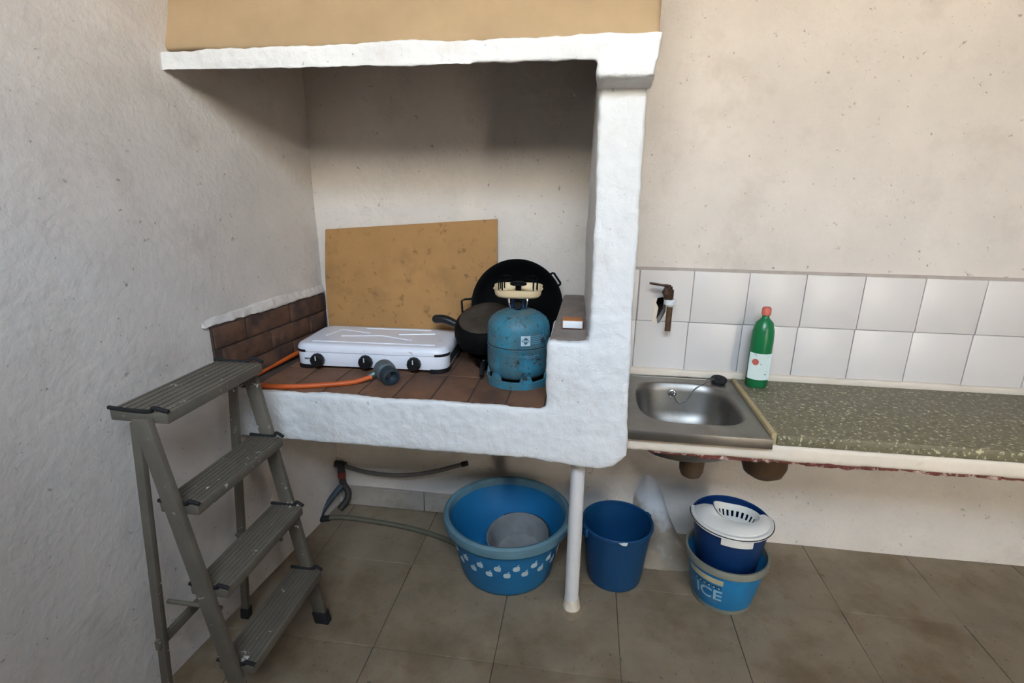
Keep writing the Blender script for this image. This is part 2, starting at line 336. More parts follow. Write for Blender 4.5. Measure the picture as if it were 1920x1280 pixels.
# cement top of the ledge beside the cylinder
def ledf(u, v):
    y = 1.515 + v*(YB-1.52); x0 = -.098 + .016*v; x = x0 + u*((.017 - v*.022) - x0); z = 1.018 + .028*v
    p = Vector((x, y, z)); p.z += noise.noise(p*14)*.003 - (.004 if u in (0,) or v == 0 else 0); return p
mb = grid_wall(12, 40, ledf)
n = len(mb.v); mb.v += [Vector((v.x, v.y, 1.0)) for v in mb.v[:n]]
nx = 13
edge = [i for i in range(nx)] + [j*nx+nx-1 for j in range(1, 41)] + [40*nx+i for i in range(nx-2, -1, -1)] + [j*nx for j in range(39, 0, -1)]
for a, b in zip(edge, edge[1:]+edge[:1]): mb.f.append((a, b, b+n, a+n))
part('ledge_top', mb, 'concrete', hearth, label='grey cement top of ledge')
# clay tiles on the counter
part('mortar_bed', MB().box(LX(1.5)+.02, -.108, YF+.018, YB-.005, ZT-.02, ZT-.003), 'mortar', hearth)
xs = [-1.095, -.970, -.848, -.725, -.600, -.476, -.354, -.231, -.108]; ys = [YF+.015, 1.745, 1.995, YB-.006]
for i in range(len(xs)-1):
    for j in range(len(ys)-1):
        g = .0025; x0, x1, y0, y1 = xs[i]+g, xs[i+1]-g, ys[j]+g, ys[j+1]-g
        if j == 0: y0 = ys[0] + random.uniform(-.003, .003)
        t = MB().box(x0, x1, y0, y1, ZT-.02, ZT+random.uniform(-.0015, .001))
        part('counter_tile', t, 'terra', hearth, .003)
# sooty brick band on the side wall, above the counter
bed = MB()
bed.hexa([(LX(YB)-.02, YB-.002, ZT), (LX(1.45)-.02, 1.45, ZT), (LX(1.45)+.008, 1.45, ZT), (LX(YB)+.008, YB-.002, ZT)],
         [(LX(YB)-.02, YB-.002, 1.022), (LX(1.45)-.02, 1.45, 1.022), (LX(1.45)+.006, 1.45, 1.022), (LX(YB)+.006, YB-.002, 1.022)])
part('brick_bedding', bed, 'mortar', wall_left)
rowh = .074
for r_ in range(3):
    y = YB - .004 - (.0 if r_ % 2 == 0 else .12)
    ends = [YB-.004] if r_ % 2 == 0 else [YB-.004, YB-.124]
    while ends[-1] > 1.5: ends.append(ends[-1] - .235)
    for a, b in zip(ends, ends[1:]):
        b = max(b, 1.45); z0 = ZT+.003+r_*rowh; d = random.uniform(.009, .016)
        t = MB().hexa([(LX(a)-.005, a-.004, z0), (LX(b)-.005, b+.004, z0), (LX(b)+d, b+.004, z0), (LX(a)+d, a-.004, z0)],
                      [(LX(a)-.005, a-.004, z0+rowh-.007), (LX(b)-.005, b+.004, z0+rowh-.007), (LX(b)+d, b+.004, z0+rowh-.007), (LX(a)+d, a-.004, z0+rowh-.007)])
        part('brick', t, 'brick', wall_left, .003)
mb = MB().hexa([(LX(YB)-.01, YB, 1.018), (LX(1.42)-.01, 1.42, 1.02), (LX(1.42)+.012, 1.42, 1.02), (LX(YB)+.012, YB, 1.018)],
               [(LX(YB)-.01, YB, 1.05), (LX(1.42)-.01, 1.42, 1.05), (LX(1.42)+.002, 1.42, 1.05), (LX(YB)+.002, YB, 1.05)])
lumpy('plaster_edge', mb, .005, .007, 'niche', wall_left, smooth=2, fine=.003)

# hood
hood = thing('chimney_hood', 'ochre chimney hood with a thick uneven white lip above the hearth', 'hood', (0, 0, 0))
mb = MB()
mb.hexa([(LX(1.4)-.04, 1.428, 1.742), (.145, 1.428, 1.748), (.145, 1.50, 1.800), (LX(1.4)-.04, 1.50, 1.79)],
        [(LX(1.4)-.04, 1.428, 1.795), (.145, 1.428, 1.808), (.145, 1.52, 1.808), (LX(1.4)-.04, 1.52, 1.80)])
mb.hexa([(.004, 1.428, 1.713), (.139, 1.428, 1.713), (.139, YF+.012, 1.694), (.004, YF+.012, 1.694)],
        [(.002, 1.428, 1.806), (.152, 1.428, 1.806), (.152, YF+.03, 1.806), (.002, YF+.03, 1.806)])
lumpy('lip', mb, .006, .005, 'white', hood, smooth=2, fine=.003)
mb = MB()
xl = LX(1.4)-.04
mb.hexa([(xl, 1.442, 1.795), (.146, 1.442, 1.795), (.146, 1.49, 1.795), (xl, 1.49, 1.795)],
        [(xl, 1.86, ZC), (.140, 1.86, ZC), (.140, 1.91, ZC), (xl, 1.91, ZC)])
mb.hexa([(.095, 1.45, 1.795), (.146, 1.45, 1.795), (.146, YB+.02, 1.795), (.095, YB+.02, 1.795)],
        [(.095, 1.87, ZC), (.140, 1.87, ZC), (.140, YB+.02, ZC), (.095, YB+.02, ZC)])
lumpy('canopy', mb, .012, .006, 'hood', hood, smooth=3)

# ------------------------------------------------------------------ post under the slab
post = thing('support_post', 'white painted round post holding up the hearth slab', 'post', (.006, 1.575, 0))
part('shaft', MB().lathe([(0, -.003), (.0245, -.003), (.0245, .30), (.0235, .625), (0, .625)], 28), 'postwhite', post)
lumpy('plaster_foot', MB().lathe([(0, -.002), (.033, -.002), (.029, .02), (.0265, .045), (0, .045)], 20), .004, .005, 'cream', post, smooth=1)

part('mortar_film', MB().lathe([(0, .0014), (.045, .0014), (.056, .0004), (.056, -.001), (0, -.001)], 28, shape=lambda a: 1+.14*math.sin(3*a)+.08*math.sin(7*a)), 'stain', post)

# ------------------------------------------------------------------ hardboard
NB = 14
mb = MB()
TL, TR, BR, BL = Vector((-1.058, 2.052, 1.280)), Vector((-.350, 2.056, 1.334)), Vector((-.345, 2.030, .812)), Vector((-1.062, 2.026, .797))
vs = []
for lay in (0, .004):
    for j in range(NB+1):
        for i in range(NB+1):
            u, v = i/NB, j/NB; p = (BL*(1-u)+BR*u)*(1-v) + (TL*(1-u)+TR*u)*v
            p.x += -.012*math.sin(math.pi*v)*(1-u)**2; p.y += .008*math.sin(math.pi*v)*0 - .004*math.sin(math.pi*u) + lay; vs.append(p)
k = NB+1; q = k*k
fs = [(j*k+i, j*k+i+1, (j+1)*k+i+1, (j+1)*k+i) for j in range(NB) for i in range(NB)]
fs += [tuple(q+a for a in reversed(f)) for f in fs]
edge = list(range(k)) + [j*k+k-1 for j in range(1, k)] + [(k-1)*k+i for i in range(k-2, -1, -1)] + [j*k for j in range(k-2, 0, -1)]
fs += [(a, a+q, b+q, b) for a, b in zip(edge, edge[1:]+edge[:1])]
mb.add(vs, fs)
setp(part('hardboard_sheet', mb, 'board'), 'large stained brown hardboard sheet leaning on the wall behind the stove', 'board')

# ------------------------------------------------------------------ stove
SW, SD = .575, .285
stove = thing('gas_stove', 'white enamel three-burner gas stove with closed lid and black knobs', 'stove', (-.777, 1.888, ZT), (0, 0, R(2.5)))
def rrect(w, d, r, n=6):
    out = []
    for cx, cy, a0 in ((w/2-r, d/2-r, 0), (-w/2+r, d/2-r, 90), (-w/2+r, -d/2+r, 180), (w/2-r, -d/2+r, 270)):
        for i in range(n+1): a = R(a0+90*i/n); out.append((cx+r*math.cos(a), cy+r*math.sin(a)))
    return out
def loft(mb, layers, cap0=True, cap1=True):     # layers: (outline, z)
    o = len(mb.v); n = len(layers[0][0])
    for pts, z in layers: mb.v += [Vector((x, y, z)) for x, y in pts]
    for l in range(len(layers)-1):
        for i in range(n):
            j = (i+1) % n; mb.f.append((o+l*n+i, o+l*n+j, o+(l+1)*n+j, o+(l+1)*n+i))
    if cap0: mb.f.append(tuple(o+i for i in reversed(range(n))))
    if cap1: mb.f.append(tuple(o+(len(layers)-1)*n+i for i in range(n)))
    return mb
part('body', loft(MB(), [(rrect(SW, SD, .045), .012), (rrect(SW, SD, .045), .064)]), 'enamel', stove, .002)
lid = part('lid', loft(MB(), [(rrect(SW+.004, SD+.004, .047), .066), (rrect(SW+.004, SD+.004, .047), .078), (rrect(SW-.010, SD-.010, .042), .090), (rrect(SW-.026, SD-.026, .036), .094), (rrect(SW-.05, SD-.05, .03), .094)]), 'enamel', stove, label='white enamel lid with pressed ribs')
def rib(pts):
    return MB().tube([(x, y, .0935) for x, y in pts], .0034, 8)
for pts in ([(-.235, -.098), (.235, -.098)], [(-.10, .105), (.17, .105)],
            [(-.215, -.02), (-.19, .075), (-.06, .035)], [(-.155, -.02), (0, .005), (.13, -.045)], [(.06, .03), (.20, .055)]):
    part('rib', rib(pts), 'enamel', lid)
part('lid_seat', loft(MB(), [(rrect(SW-.020, SD-.020, .038), .060), (rrect(SW-.020, SD-.020, .038), .070)]), 'enamel', stove)
for sx in (-1, 1):
    for sy in (-1, 1):
        arc = [(sx*(SW/2-.045)+sx*.047*math.cos(a), sy*(SD/2-.045)+sy*.047*math.sin(a)) for a in [R(90*t/8) for t in range(9)]]
        full = [(sx*(SW/2+.002), sy*(SD/2-.07))] + arc + [(sx*(SW/2-.06), sy*(SD/2+.002))]
        mb = MB(); o = 0
        n = len(full)
        inn = [(x*.975, y*.955) for x, y in full]
        loft(mb, [(full+inn[::-1], 0), (full+inn[::-1], .016)])
        part('foot', mb, 'black', stove)
        if sy < 0:
            mb = MB(); loft(mb, [(full[1:-1]+inn[::-1][1:-1], .064), (full[1:-1]+inn[::-1][1:-1], .073)])
            part('corner_guard', mb.xf(Matrix.Scale(1.003, 4)), 'black', stove)
for x in (-.196, -.013, .168):
    k_ = MB().lathe([(0, -.003), (.017, -.003), (.019, .004), (.026, .006), (.0255, .012), (.0235, .022), (.020, .025), (0, .025)], 28, shape=lambda a: 1+.03*math.cos(12*a))
    k_.xf(Matrix.Translation((x, -SD/2, .037)) @ Matrix.Rotation(R(90), 4, 'X'))
    kn = part('knob', k_, 'black', stove)
    part('pointer', MB().box(x-.002, x+.002, -SD/2-.0265, -SD/2-.0245, .040, .056), 'print', kn)
mb = MB()
for i in range(4): mb.box(-.249+i*.005, -.2455+i*.005, -SD/2-.0007, -SD/2+.001, .036, .042)
part('badge', mb, 'zincdark', stove)
part('side_vent', MB().box(SW/2-.001, SW/2+.0015, -.085, .10, .024, .058), 'zincdark', stove)

# ------------------------------------------------------------------ gas hose and regulator
reg = thing('gas_regulator', 'grey gas regulator with orange hose lying in front of the stove', 'regulator', (-.690, 1.672, ZT+.0372))
ax = Vector((.66, -.74, -.10)).normalized()
rq = ax.to_track_quat('Z', 'Y').to_matrix().to_4x4() @ Matrix.Scale(1.12, 4)
part('body', MB().lathe([(0, -.012), (.026, -.012), (.031, -.006), (.033, .0), (.033, .020), (.030, .028), (.024, .030), (.024, .045), (0, .045)], 36).xf(rq), 'zinc', reg)
part('collar', MB().lathe([(.014, .036), (.024, .036), (.028, .040), (.029, .062), (.027, .068), (.020, .070), (.018, .060), (.011, .052), (.008, .048), (.008, .040), (.014, .036)], 36).xf(rq), 'zincdark', reg)
part('outlet_nozzle', MB().tube([(-.012, -.018, -.004), (-.042, -.036, -.018)], [.011, .0085], 14), 'zinc', reg)
hp = [(-.030, -.034, -.018), (-.085, -.072, -.028), (-.20, -.122, -.0287), (-.31, -.150, -.0287), (-.40, -.143, -.0287), (-.445, -.095, -.0277), (-.446, 0, -.026), (-.432, .10, -.02), (-.416, .2, -.012), (-.405, .30, .012), (-.38, .355, .02)]
part('hose', MB().tube(spline(hp, 10), .0085, 14), 'orange', reg, label='orange rubber gas hose')

# ------------------------------------------------------------------ gas cylinder
gcx, gcy = -.222, 1.752
gas = thing('gas_cylinder', 'scuffed teal blue gas cylinder standing on the clay tiles', 'gas cylinder', (gcx, gcy, ZT))
GR = .108
prof = [(0, .018), (.05, .018), (.085, .026), (.100, .040), (GR-.001, .062), (GR, .075), (GR, .1335), (GR+.0015, .1365), (GR+.0015, .139), (GR-.0005, .1405), (GR, .144), (GR, .196), (GR-.003, .212), (GR-.012, .228), (.078, .242), (.055, .252), (.035, .257), (0, .259)]
part('body', MB().lathe(prof, 72), 'teal', gas)
part('seam', MB().lathe([(GR+.0002, .1400), (GR+.0008, .1415), (GR+.0002, .143), (GR-.003, .1415)], 72, closed=True), 'gap', gas)
mb = MB().lathe([(GR-.008, 0), (GR+.003, 0), (GR+.003, .024), (GR-.003, .026), (GR-.008, .022)], 72, closed=True)
part('base_ring', mb, 'teal', gas)
for a0 in (-128, -68, -8, 52, 112, 172):
    mb = MB(); n = 5
    for rr, zz in ((GR+.002, .022), (GR+.0005, .046)):
        w = 13 if zz < .03 else 8
        for i in range(n): a = R(a0-w+2*w*i/(n-1)); mb.v.append(Vector((rr*math.cos(a), rr*math.sin(a), zz)))
    for rr, zz in ((GR-.008, .022), (GR-.008, .046)):
        w = 13 if zz < .03 else 8
        for i in range(n): a = R(a0-w+2*w*i/(n-1)); mb.v.append(Vector((rr*math.cos(a), rr*math.sin(a), zz)))
    for i in range(n-1):
        mb.f += [(i, i+1, n+i+1, n+i), (2*n+i, 3*n+i, 3*n+i+1, 2*n+i+1), (n+i, n+i+1, 3*n+i+1, 3*n+i)]
    mb.f += [(0, n, 3*n, 2*n), (n-1, 3*n-1, 4*n-1, 2*n-1)]
    part('ring_tab', mb, 'teal', gas)
part('dirty_shoulder', MB().lathe([(.030, .2585), (.05, .2545), (.066, .2482), (.066, .2470), (.05, .2535), (.030, .2575)], 48, closed=True), 'tealdirty', gas)
def on_cyl(poly, r, th, z0, r0=.0006, thick=.0008):       # flat polygon (x along the surface, z) wrapped on a cylinder; th: angle of x = 0
    mb = MB(); n = len(poly)
    for rr in (r+r0, r-thick):
        for x, z in poly:
            a = th + x/r; mb.v.append(Vector((rr*math.cos(a), rr*math.sin(a), z0+z)))
    mb.f.append(tuple(range(n))); mb.f.append(tuple(n+i for i in reversed(range(n))))
    for i in range(n): j = (i+1) % n; mb.f.append((i, n+i, n+j, j))
    return mb
def rect(x0, x1, z0, z1, n=4): return [(x0+(x1-x0)*i/n, z0) for i in range(n+1)] + [(x1-(x1-x0)*i/n, z1) for i in range(n+1)]
th = R(-70)
lab = part('label', on_cyl(rect(-.016, .016, -.017, .017), GR, th, .172), 'print', gas, label='white square label with blue diamond')
part('diamond', on_cyl([(-.0135, 0), (-.007, -.0055), (0, -.0135), (.007, -.0055), (.0135, 0), (.007, .0055), (0, .0135), (-.007, .0055)], GR, th, .172, .0012), 'teal', lab)
mb = MB()
for i in range(5):
    q = on_cyl(rect(-.009+i*.004, -.0065+i*.004, -.0035, .0035, 1), GR, th, .172, .0018); mb.add(q.v, q.f)
part('lettering', mb, 'print', lab)
mb = MB()
for row in range(5):
    x = .020
    while x < .068 - row*.003:
        w = random.uniform(.002, .006); q = on_cyl(rect(x, x+w, -.0011, .0011, 1), GR, th, .186-row*.0062, .0006); mb.add(q.v, q.f); x += w + random.uniform(.001, .0025)
for row in range(2):
    x = -.026 + row*.028
    while x < .05 - row*.02:
        w = random.uniform(.002, .006); q = on_cyl(rect(x, x+w, -.0011, .0011, 1), GR, th, .118-row*.0055, .0006); mb.add(q.v, q.f); x += w + random.uniform(.001, .0025)
pt = part('small_print', mb, 'printfaint', gas); pt['kind'] = 'stuff'

# burner screwed on the cylinder
BZ = ZT+.259
bur = thing('camping_burner', 'ivory camping burner screwed on top of the teal gas cylinder', 'burner', (gcx-.003, gcy, BZ-.002))
part('stem', MB().lathe([(0, 0), (.012, 0), (.012, .012), (.016, .014), (.016, .026), (.008, .028), (.008, .06), (0, .06)], 20), 'zinc', bur)
part('valve_body', MB().box(-.022, .022, -.013, .013, .006, .034), 'bluecap', bur, .004)
for s in (-1, 1):
    part('bracket', MB().tube(spline([(s*.026, -.004, .004), (s*.030, -.006, .02), (s*.030, -.006, .038), (s*.014, 0, .050)], 5), .004, 8), 'chrome', bur)
kb = part('valve_knob', MB().lathe([(0, 0), (.014, 0), (.016, .004), (.016, .018), (.013, .022), (0, .022)], 24, shape=lambda a: 1+.03*math.cos(10*a)).xf(Matrix.Translation((.002, -.010, .018)) @ Matrix.Rotation(R(90), 4, 'X')), 'black', bur)
shp = lambda a: 1 + .10*math.cos(4*(a-R(45))) 
tz = .047
part('tray', MB().lathe([(0, tz), (.064, tz), (.076, tz+.003), (.083, tz+.010), (.087, tz+.028), (.090, tz+.030), (.087, tz+.0305), (.084, tz+.028), (.079, tz+.012), (.072, tz+.006), (0, tz+.005)], 64, shape=shp).xf(Matrix.Rotation(R(6), 4, 'Z')), 'ivory', bur)
part('burner_cap', MB().lathe([(0, tz+.026), (.010, tz+.026), (.010, tz+.034), (.027, tz+.036), (.029, tz+.039), (.027, tz+.043), (.020, tz+.046), (0, tz+.047)], 28), 'iron', bur)
part('burner_neck', MB().lathe([(0, tz+.004), (.010, tz+.004), (.010, tz+.032), (0, tz+.032)], 16), 'iron', bur)
for a in (45, 135, 225, 315):
    a = R(a+6); d = Vector((math.cos(a), math.sin(a), 0)); p = Vector((-d.y, d.x, 0))
    pts = [d*.080+p*.009+Vector((0, 0, tz+.012)), d*.082+p*.009+Vector((0, 0, tz+.054)), d*.076+p*.005+Vector((0, 0, tz+.059)), d*.034+Vector((0, 0, tz+.060)), d*.076-p*.005+Vector((0, 0, tz+.059)), d*.082-p*.009+Vector((0, 0, tz+.054)), d*.080-p*.009+Vector((0, 0, tz+.012))]
    part('pan_support', MB().tube(pts, .0022, 8), 'iron', bur)

# ------------------------------------------------------------------ wok and pans
WR = .174
wok = thing('wok', 'large black two-handled wok leaning against the wall behind the gas cylinder', 'wok', (-.259, 1.974, 1.014))
wq = Matrix.Rotation(R(0), 4, 'Z') @ Matrix.Rotation(R(90-8), 4, 'X') @ Matrix.Rotation(R(17), 4, 'Z')   # local +Z (opening) towards the camera and up
def wprof(R0, dep, t):
    out = []
    for i in range(10): u = i/9; out.append((R0*u, -dep*(1-u**2.2)))
    inn = [(max(r-t if i == 9 else r, 0), z+t) for i, (r, z) in enumerate(out)]
    return out + [(R0+.004, .001), (R0+.004, .004)] + [(r*(1-.005), z) for r, z in reversed(inn)]
part('bowl', MB().lathe(wprof(WR, .068, .003), 72).xf(wq), 'iron', wok)
for ang, w_, l_ in ((185, .034, .040), (36, .026, .014)):
    hpts = [(WR-.002, -w_, -.002), (WR+l_*.7, -w_, .004), (WR+l_, -w_*.85, .008), (WR+l_, w_*.85, .008), (WR+l_*.7, w_, .004), (WR-.002, w_, -.002)]
    part('handle', MB().tube(hpts, .004, 10).xf(wq @ Matrix.Rotation(R(ang-17), 4, 'Z')), 'iron', wok)
pan = thing('frying_pan', 'sooty frying pan turned upside down in front of the wok', 'pan', (-.358, 1.903, .925))
pq = Matrix.Rotation(R(22), 4, 'X') @ Matrix.Rotation(R(-4), 4, 'Y')
part('bowl', MB().lathe([(.112, -.022), (.119, -.020), (.125, -.005), (.127, .012), (.124, .032), (.117, .050), (.108, .061), (.101, .064), (0, .064), (0, .061), (.100, .061), (.106, .057), (.113, .047), (.120, .030), (.122, .010), (.118, -.010)], 64).xf(pq), 'panside', pan)
part('base', MB().lathe([(0, .0642), (.098, .0642), (.101, .0650), (.096, .0668), (.060, .0668), (.058, .0660), (0, .0660)], 64).xf(pq), 'panbase', pan)
hpts = spline([(-.112, .02, .010), (-.14, .03, .020), (-.18, .04, .031), (-.224, .045, .028)], 5)
part('handle', MB().tube(hpts, [.012 + .005*min(1, i/8) for i in range(len(hpts)-1)] + [.011], 14).xf(pq), 'black', pan, label='black plastic handle')
low = thing('skillet', 'black skillet under the upturned frying pan with its handle beside the cylinder', 'pan', (-.322, 1.900, ZT))
part('bowl', MB().lathe([(0, 0), (.078, 0), (.084, .004), (.100, .042), (.102, .044), (.098, .044), (.081, .007), (0, .005)], 56), 'iron', low)
part('handle', MB().tube(spline([(-.022, -.09, .036), (-.028, -.125, .050), (-.027, -.155, .044), (-.023, -.19, .018)], 5), .0085, 12), 'black', low)
part('rivet', MB().lathe([(0, 0), (.004, 0), (.003, .003), (0, .004)], 12).xf(Matrix.Translation((-.028, -.131, .057)) @ Matrix.Rotation(R(50), 4, 'X')), 'chrome', low)

# matchbox on the ledge
mbx = thing('matchbox', 'small matchbox with white tray end on the cement ledge', 'matchbox', (-.035, 1.640, 1.0265), (R(1), 0, R(3)))
part('sleeve', MB().box(-.032, .032, -.024, .024, 0, .026), 'matchbrown', mbx, .001)
part('tray_face', MB().box(-.0305, .0305, -.0255, -.020, .0015, .0245), 'matchwhite', mbx, .0008)
part('striker_strip', MB().box(.0305, .0328, -.022, .022, .002, .024), 'matchside', mbx)

# ------------------------------------------------------------------ sink side
sc_t = thing('sink_counter', 'cream plastered masonry counter with broken red brick edge carrying the sink', 'counter', (0, 0, 0))
mb = MB().box(.150, XR-.004, 1.545, 1.60, .655, .708); mb.box(.150, XR-.004, 1.99, YB-.004, .655, .708); mb.box(.66, XR-.004, 1.56, YB-.004, .66, .708)
lumpy('slab', mb, .008, .004, 'cream', sc_t, smooth=2)
x = .222
while x < XR-.3:
    w = random.uniform(.06, .16); t = MB().box(x, x+w+.001, 1.549+random.uniform(0, .006), 1.60, .640+.007*random.random(), .664)
    lumpy('brick', t, .0045, .008, 'redbrick', sc_t, smooth=2, fine=.004); x += w
part('terrazzo_top', MB().box(.598, XR-.002, 1.545, YB-.032, .708, .744), 'terrazzo', sc_t, .004)
part('edge_joint', MB().box(.582, .598, 1.55, YB-.032, .706, .746), 'trimyel', sc_t, .003)
sink = thing('steel_sink', 'scratched stainless steel sink set into the counter', 'sink', (0, 0, 0))
SZ = .735; sx0, sx1, sy0, sy1 = .150, .580, 1.525, 2.030
def sup(cx, cy, a, b, e, n=64):
    out = []
    for k in range(n):
        t = 2*math.pi*k/n; c_, s_ = math.cos(t), math.sin(t)
        out.append((cx + a*math.copysign(abs(c_)**(2/e), c_), cy + b*math.copysign(abs(s_)**(2/e), s_)))
    return out
bcx, bcy, ba, bb = .372, 1.785, .172, .183
def outer_ring(n=64):
    out = []
    cx, cy = (sx0+sx1)/2, (sy0+sy1)/2
    for k in range(n):
        t = 2*math.pi*k/n; c_, s_ = math.cos(t), math.sin(t); a, b = (sx1-sx0)/2, (sy1-sy0)/2
        q = min(a/abs(c_) if abs(c_) > 1e-6 else 9, b/abs(s_) if abs(s_) > 1e-6 else 9)
        out.append((cx+c_*q, cy+s_*q))
    # snap nearest points to corners
    for X_ in (sx0, sx1):
        for Y_ in (sy0, sy1):
            i = min(range(n), key=lambda i: (out[i][0]-X_)**2+(out[i][1]-Y_)**2); out[i] = (X_, Y_)
    return out
mb = MB()
L_ = [(outer_ring(), SZ), (sup((sx0+sx1)/2, (sy0+sy1)/2, .2, .236, 9), SZ), (sup(bcx, bcy, ba+.018, bb+.018, 3.6), SZ+.001), (sup(bcx, bcy, ba+.006, bb+.006, 3.5), SZ+.0025)]
def loft_open(mb, layers):
    o = len(mb.v); n = len(layers[0][0])
    for pts, z in layers: mb.v += [Vector((x, y, z)) for x, y in pts]
    for l in range(len(layers)-1):
        for i in range(n):
            j = (i+1) % n; mb.f.append((o+l*n+i, o+l*n+j, o+(l+1)*n+j, o+(l+1)*n+i))
    return mb
part('deck', loft_open(mb, L_), 'steel', sink, angle=25)
part('apron', MB().box(sx0, sx1, sy0-.002, sy0+.004, SZ-.031, SZ+.0015), 'steel', sink, .0012)
part('back_rim', MB().box(sx0, sx1, sy1-.005, sy1+.004, SZ-.02, SZ+.004), 'steel', sink, .0015)
mb = MB()
loft_open(mb, [(sup(bcx, bcy, ba+.006, bb+.006, 3.5), SZ+.0025), (sup(bcx, bcy, ba, bb, 3.4), SZ-.002), (sup(bcx, bcy, ba-.006, bb-.006, 3.3), SZ-.03), (sup(bcx, bcy, ba-.014, bb-.016, 3.2), SZ-.105),
               (sup(bcx, bcy, ba-.028, bb-.032, 3), SZ-.150), (sup(bcx, bcy, ba-.06, bb-.065, 2.7), SZ-.170), (sup(bcx, bcy, .05, .05, 2), SZ-.175), (sup(bcx, bcy, .03, .03, 2), SZ-.181), (sup(bcx, bcy, .002, .002, 2), SZ-.182)])
n0 = len(mb.v)
part('bowl', mb, 'steel', sink, angle=60)
ov = part('overflow', MB().lathe([(0, 0), (.015, 0), (.015, .003), (.012, .005), (.008, .005), (.006, .002), (0, .002)], 24).xf(Matrix.Translation((.352, bcy+bb-.012, SZ-.036)) @ Matrix.Rotation(R(84), 4, 'X')), 'chrome', sink)
part('drain_ring', MB().lathe([(.018, SZ-.180), (.034, SZ-.176), (.036, SZ-.174), (.034, SZ-.173), (.02, SZ-.177)], 32, closed=True).xf(Matrix.Translation((bcx, bcy, 0))), 'chrome', sink)
part('drain_cup', MB().lathe([(0, -.105), (.02, -.103), (.034, -.094), (.041, -.076), (.043, -.05), (.043, 0), (0, 0)], 36).xf(Matrix.Translation((bcx+.036, bcy-.025, SZ-.172))), 'clay', sink, label='brown drain cup under the bowl')
trap = thing('waste_trap', 'brown waste trap hanging below the worktop beside the drain', 'pipe', (.665, 1.80, .46))
part('pot', MB().lathe([(0, 0), (.04, .004), (.066, .022), (.076, .05), (.078, .20), (0, .20)], 40), 'clay', trap)
part('outlet', MB().tube(spline([(.06, 0, .10), (.12, .05, .10), (.16, .15, .09), (.16, .275, .085)], 6), .022, 16), 'clay', trap)
plug = thing('sink_plug', 'black rubber sink plug with ball chain resting on the sink rim', 'plug', (.528, 2.005, SZ+.005))
part('plug_disc', MB().lathe([(0, 0), (.026, 0), (.030, .006), (.030, .012), (.026, .014), (.010, .015), (.009, .022), (.005, .026), (0, .026)], 28).xf(Matrix.Rotation(R(12), 4, 'X')), 'rubber', plug)
cp = spline([(-.02, -.01, .014), (-.07, -.045, .0), (-.10, -.055, -.02), (-.125, -.055, -.065), (-.15, -.053, -.078), (-.172, -.050, -.05)], 16)
part('chain', MB().tube(cp, [.0013 + .0012*(i % 2) for i in range(len(cp))], 6), 'chrome', plug)

# wall stopcock
tap = thing('wall_stopcock', 'corroded wall stopcock with white nut and brown outlet pipe above the sink', 'tap', (.308, YB-.013, 1.07))
part('wall_stub', MB().tube([(0, .008, .012), (0, -.05, .012)], .011, 16), 'brass', tap)
part('valve_body', MB().lathe([(0, -.024), (.014, -.024), (.018, -.018), (.018, .012), (.012, .018), (.012, .026), (0, .026)], 20).xf(Matrix.Translation((.002, -.055, .008))), 'brass', tap)
part('bonnet', MB().lathe([(0, 0), (.016, 0), (.016, .018), (.008, .024), (0, .024)], 6).xf(Matrix.Translation((-.008, -.05, .012)) @ Matrix.Rotation(R(90), 4, 'X')), 'brass', tap)
part('lever', MB().tube(spline([(.006, -.055, .034), (-.02, -.06, .038), (-.072, -.066, .046)], 5), [.006]*5+[.0045]*5+[.004], 8), 'brass', tap)
part('union_nut', MB().lathe([(0, 0), (.014, 0), (.015, .006), (.0235, .008), (.0235, .026), (.018, .028), (0, .026)], 8).xf(Matrix.Translation((.010, -.055, -.042))), 'pvcwhite', tap, .001)
part('outlet_pipe', MB().lathe([(0, .0), (.011, .0), (.011, .10), (.0, .10)], 20).xf(Matrix.Translation((.010, -.055, -.136))), 'copper', tap)
hole = [(-.030, -.022), (-.012, -.018), (.004, -.030), (.004, -.075), (-.006, -.100), (-.014, -.118), (-.022, -.122), (-.028, -.10), (-.024, -.06), (-.034, -.04)]
patch = part('plaster_patch', MB().prism([(x*1.5-.002+.006*math.sin(i*2.3), z*1.12+.006*math.cos(i*3.1)) for i, (x, z) in enumerate(hole)], -.0012, .0065), 'cream', tap)
tx, ty, tz_ = tap.location
cut = link('cutter', MB().prism([(x+tx, z+tz_) for x, z in hole], YB-.04, YB+.0775).mesh('cutter'), 'mortar')
bpy.context.view_layer.update()
cut_set = [patch, backing] + [o for o in wall_back.children if o.name.startswith('wall_tile') and abs(o.location.x-tx) < .16]
for o in cut_set:
    md = o.modifiers.new('hole', 'BOOLEAN'); md.operation = 'DIFFERENCE'; md.solver = 'EXACT'; md.object = cut
dg = bpy.context.evaluated_depsgraph_get(); dg.update()
done = [(o, bpy.data.meshes.new_from_object(o.evaluated_get(dg))) for o in cut_set]
for o, me in done: me.shade_flat(); o.modifiers.clear(); o.data = me
bpy.data.objects.remove(cut)
part('pipe_chase', MB().prism([(x*1.25, z*1.08) for x, z in hole], .083, .088), 'mortar', tap, label='rough mortar at the back of the broken hole')

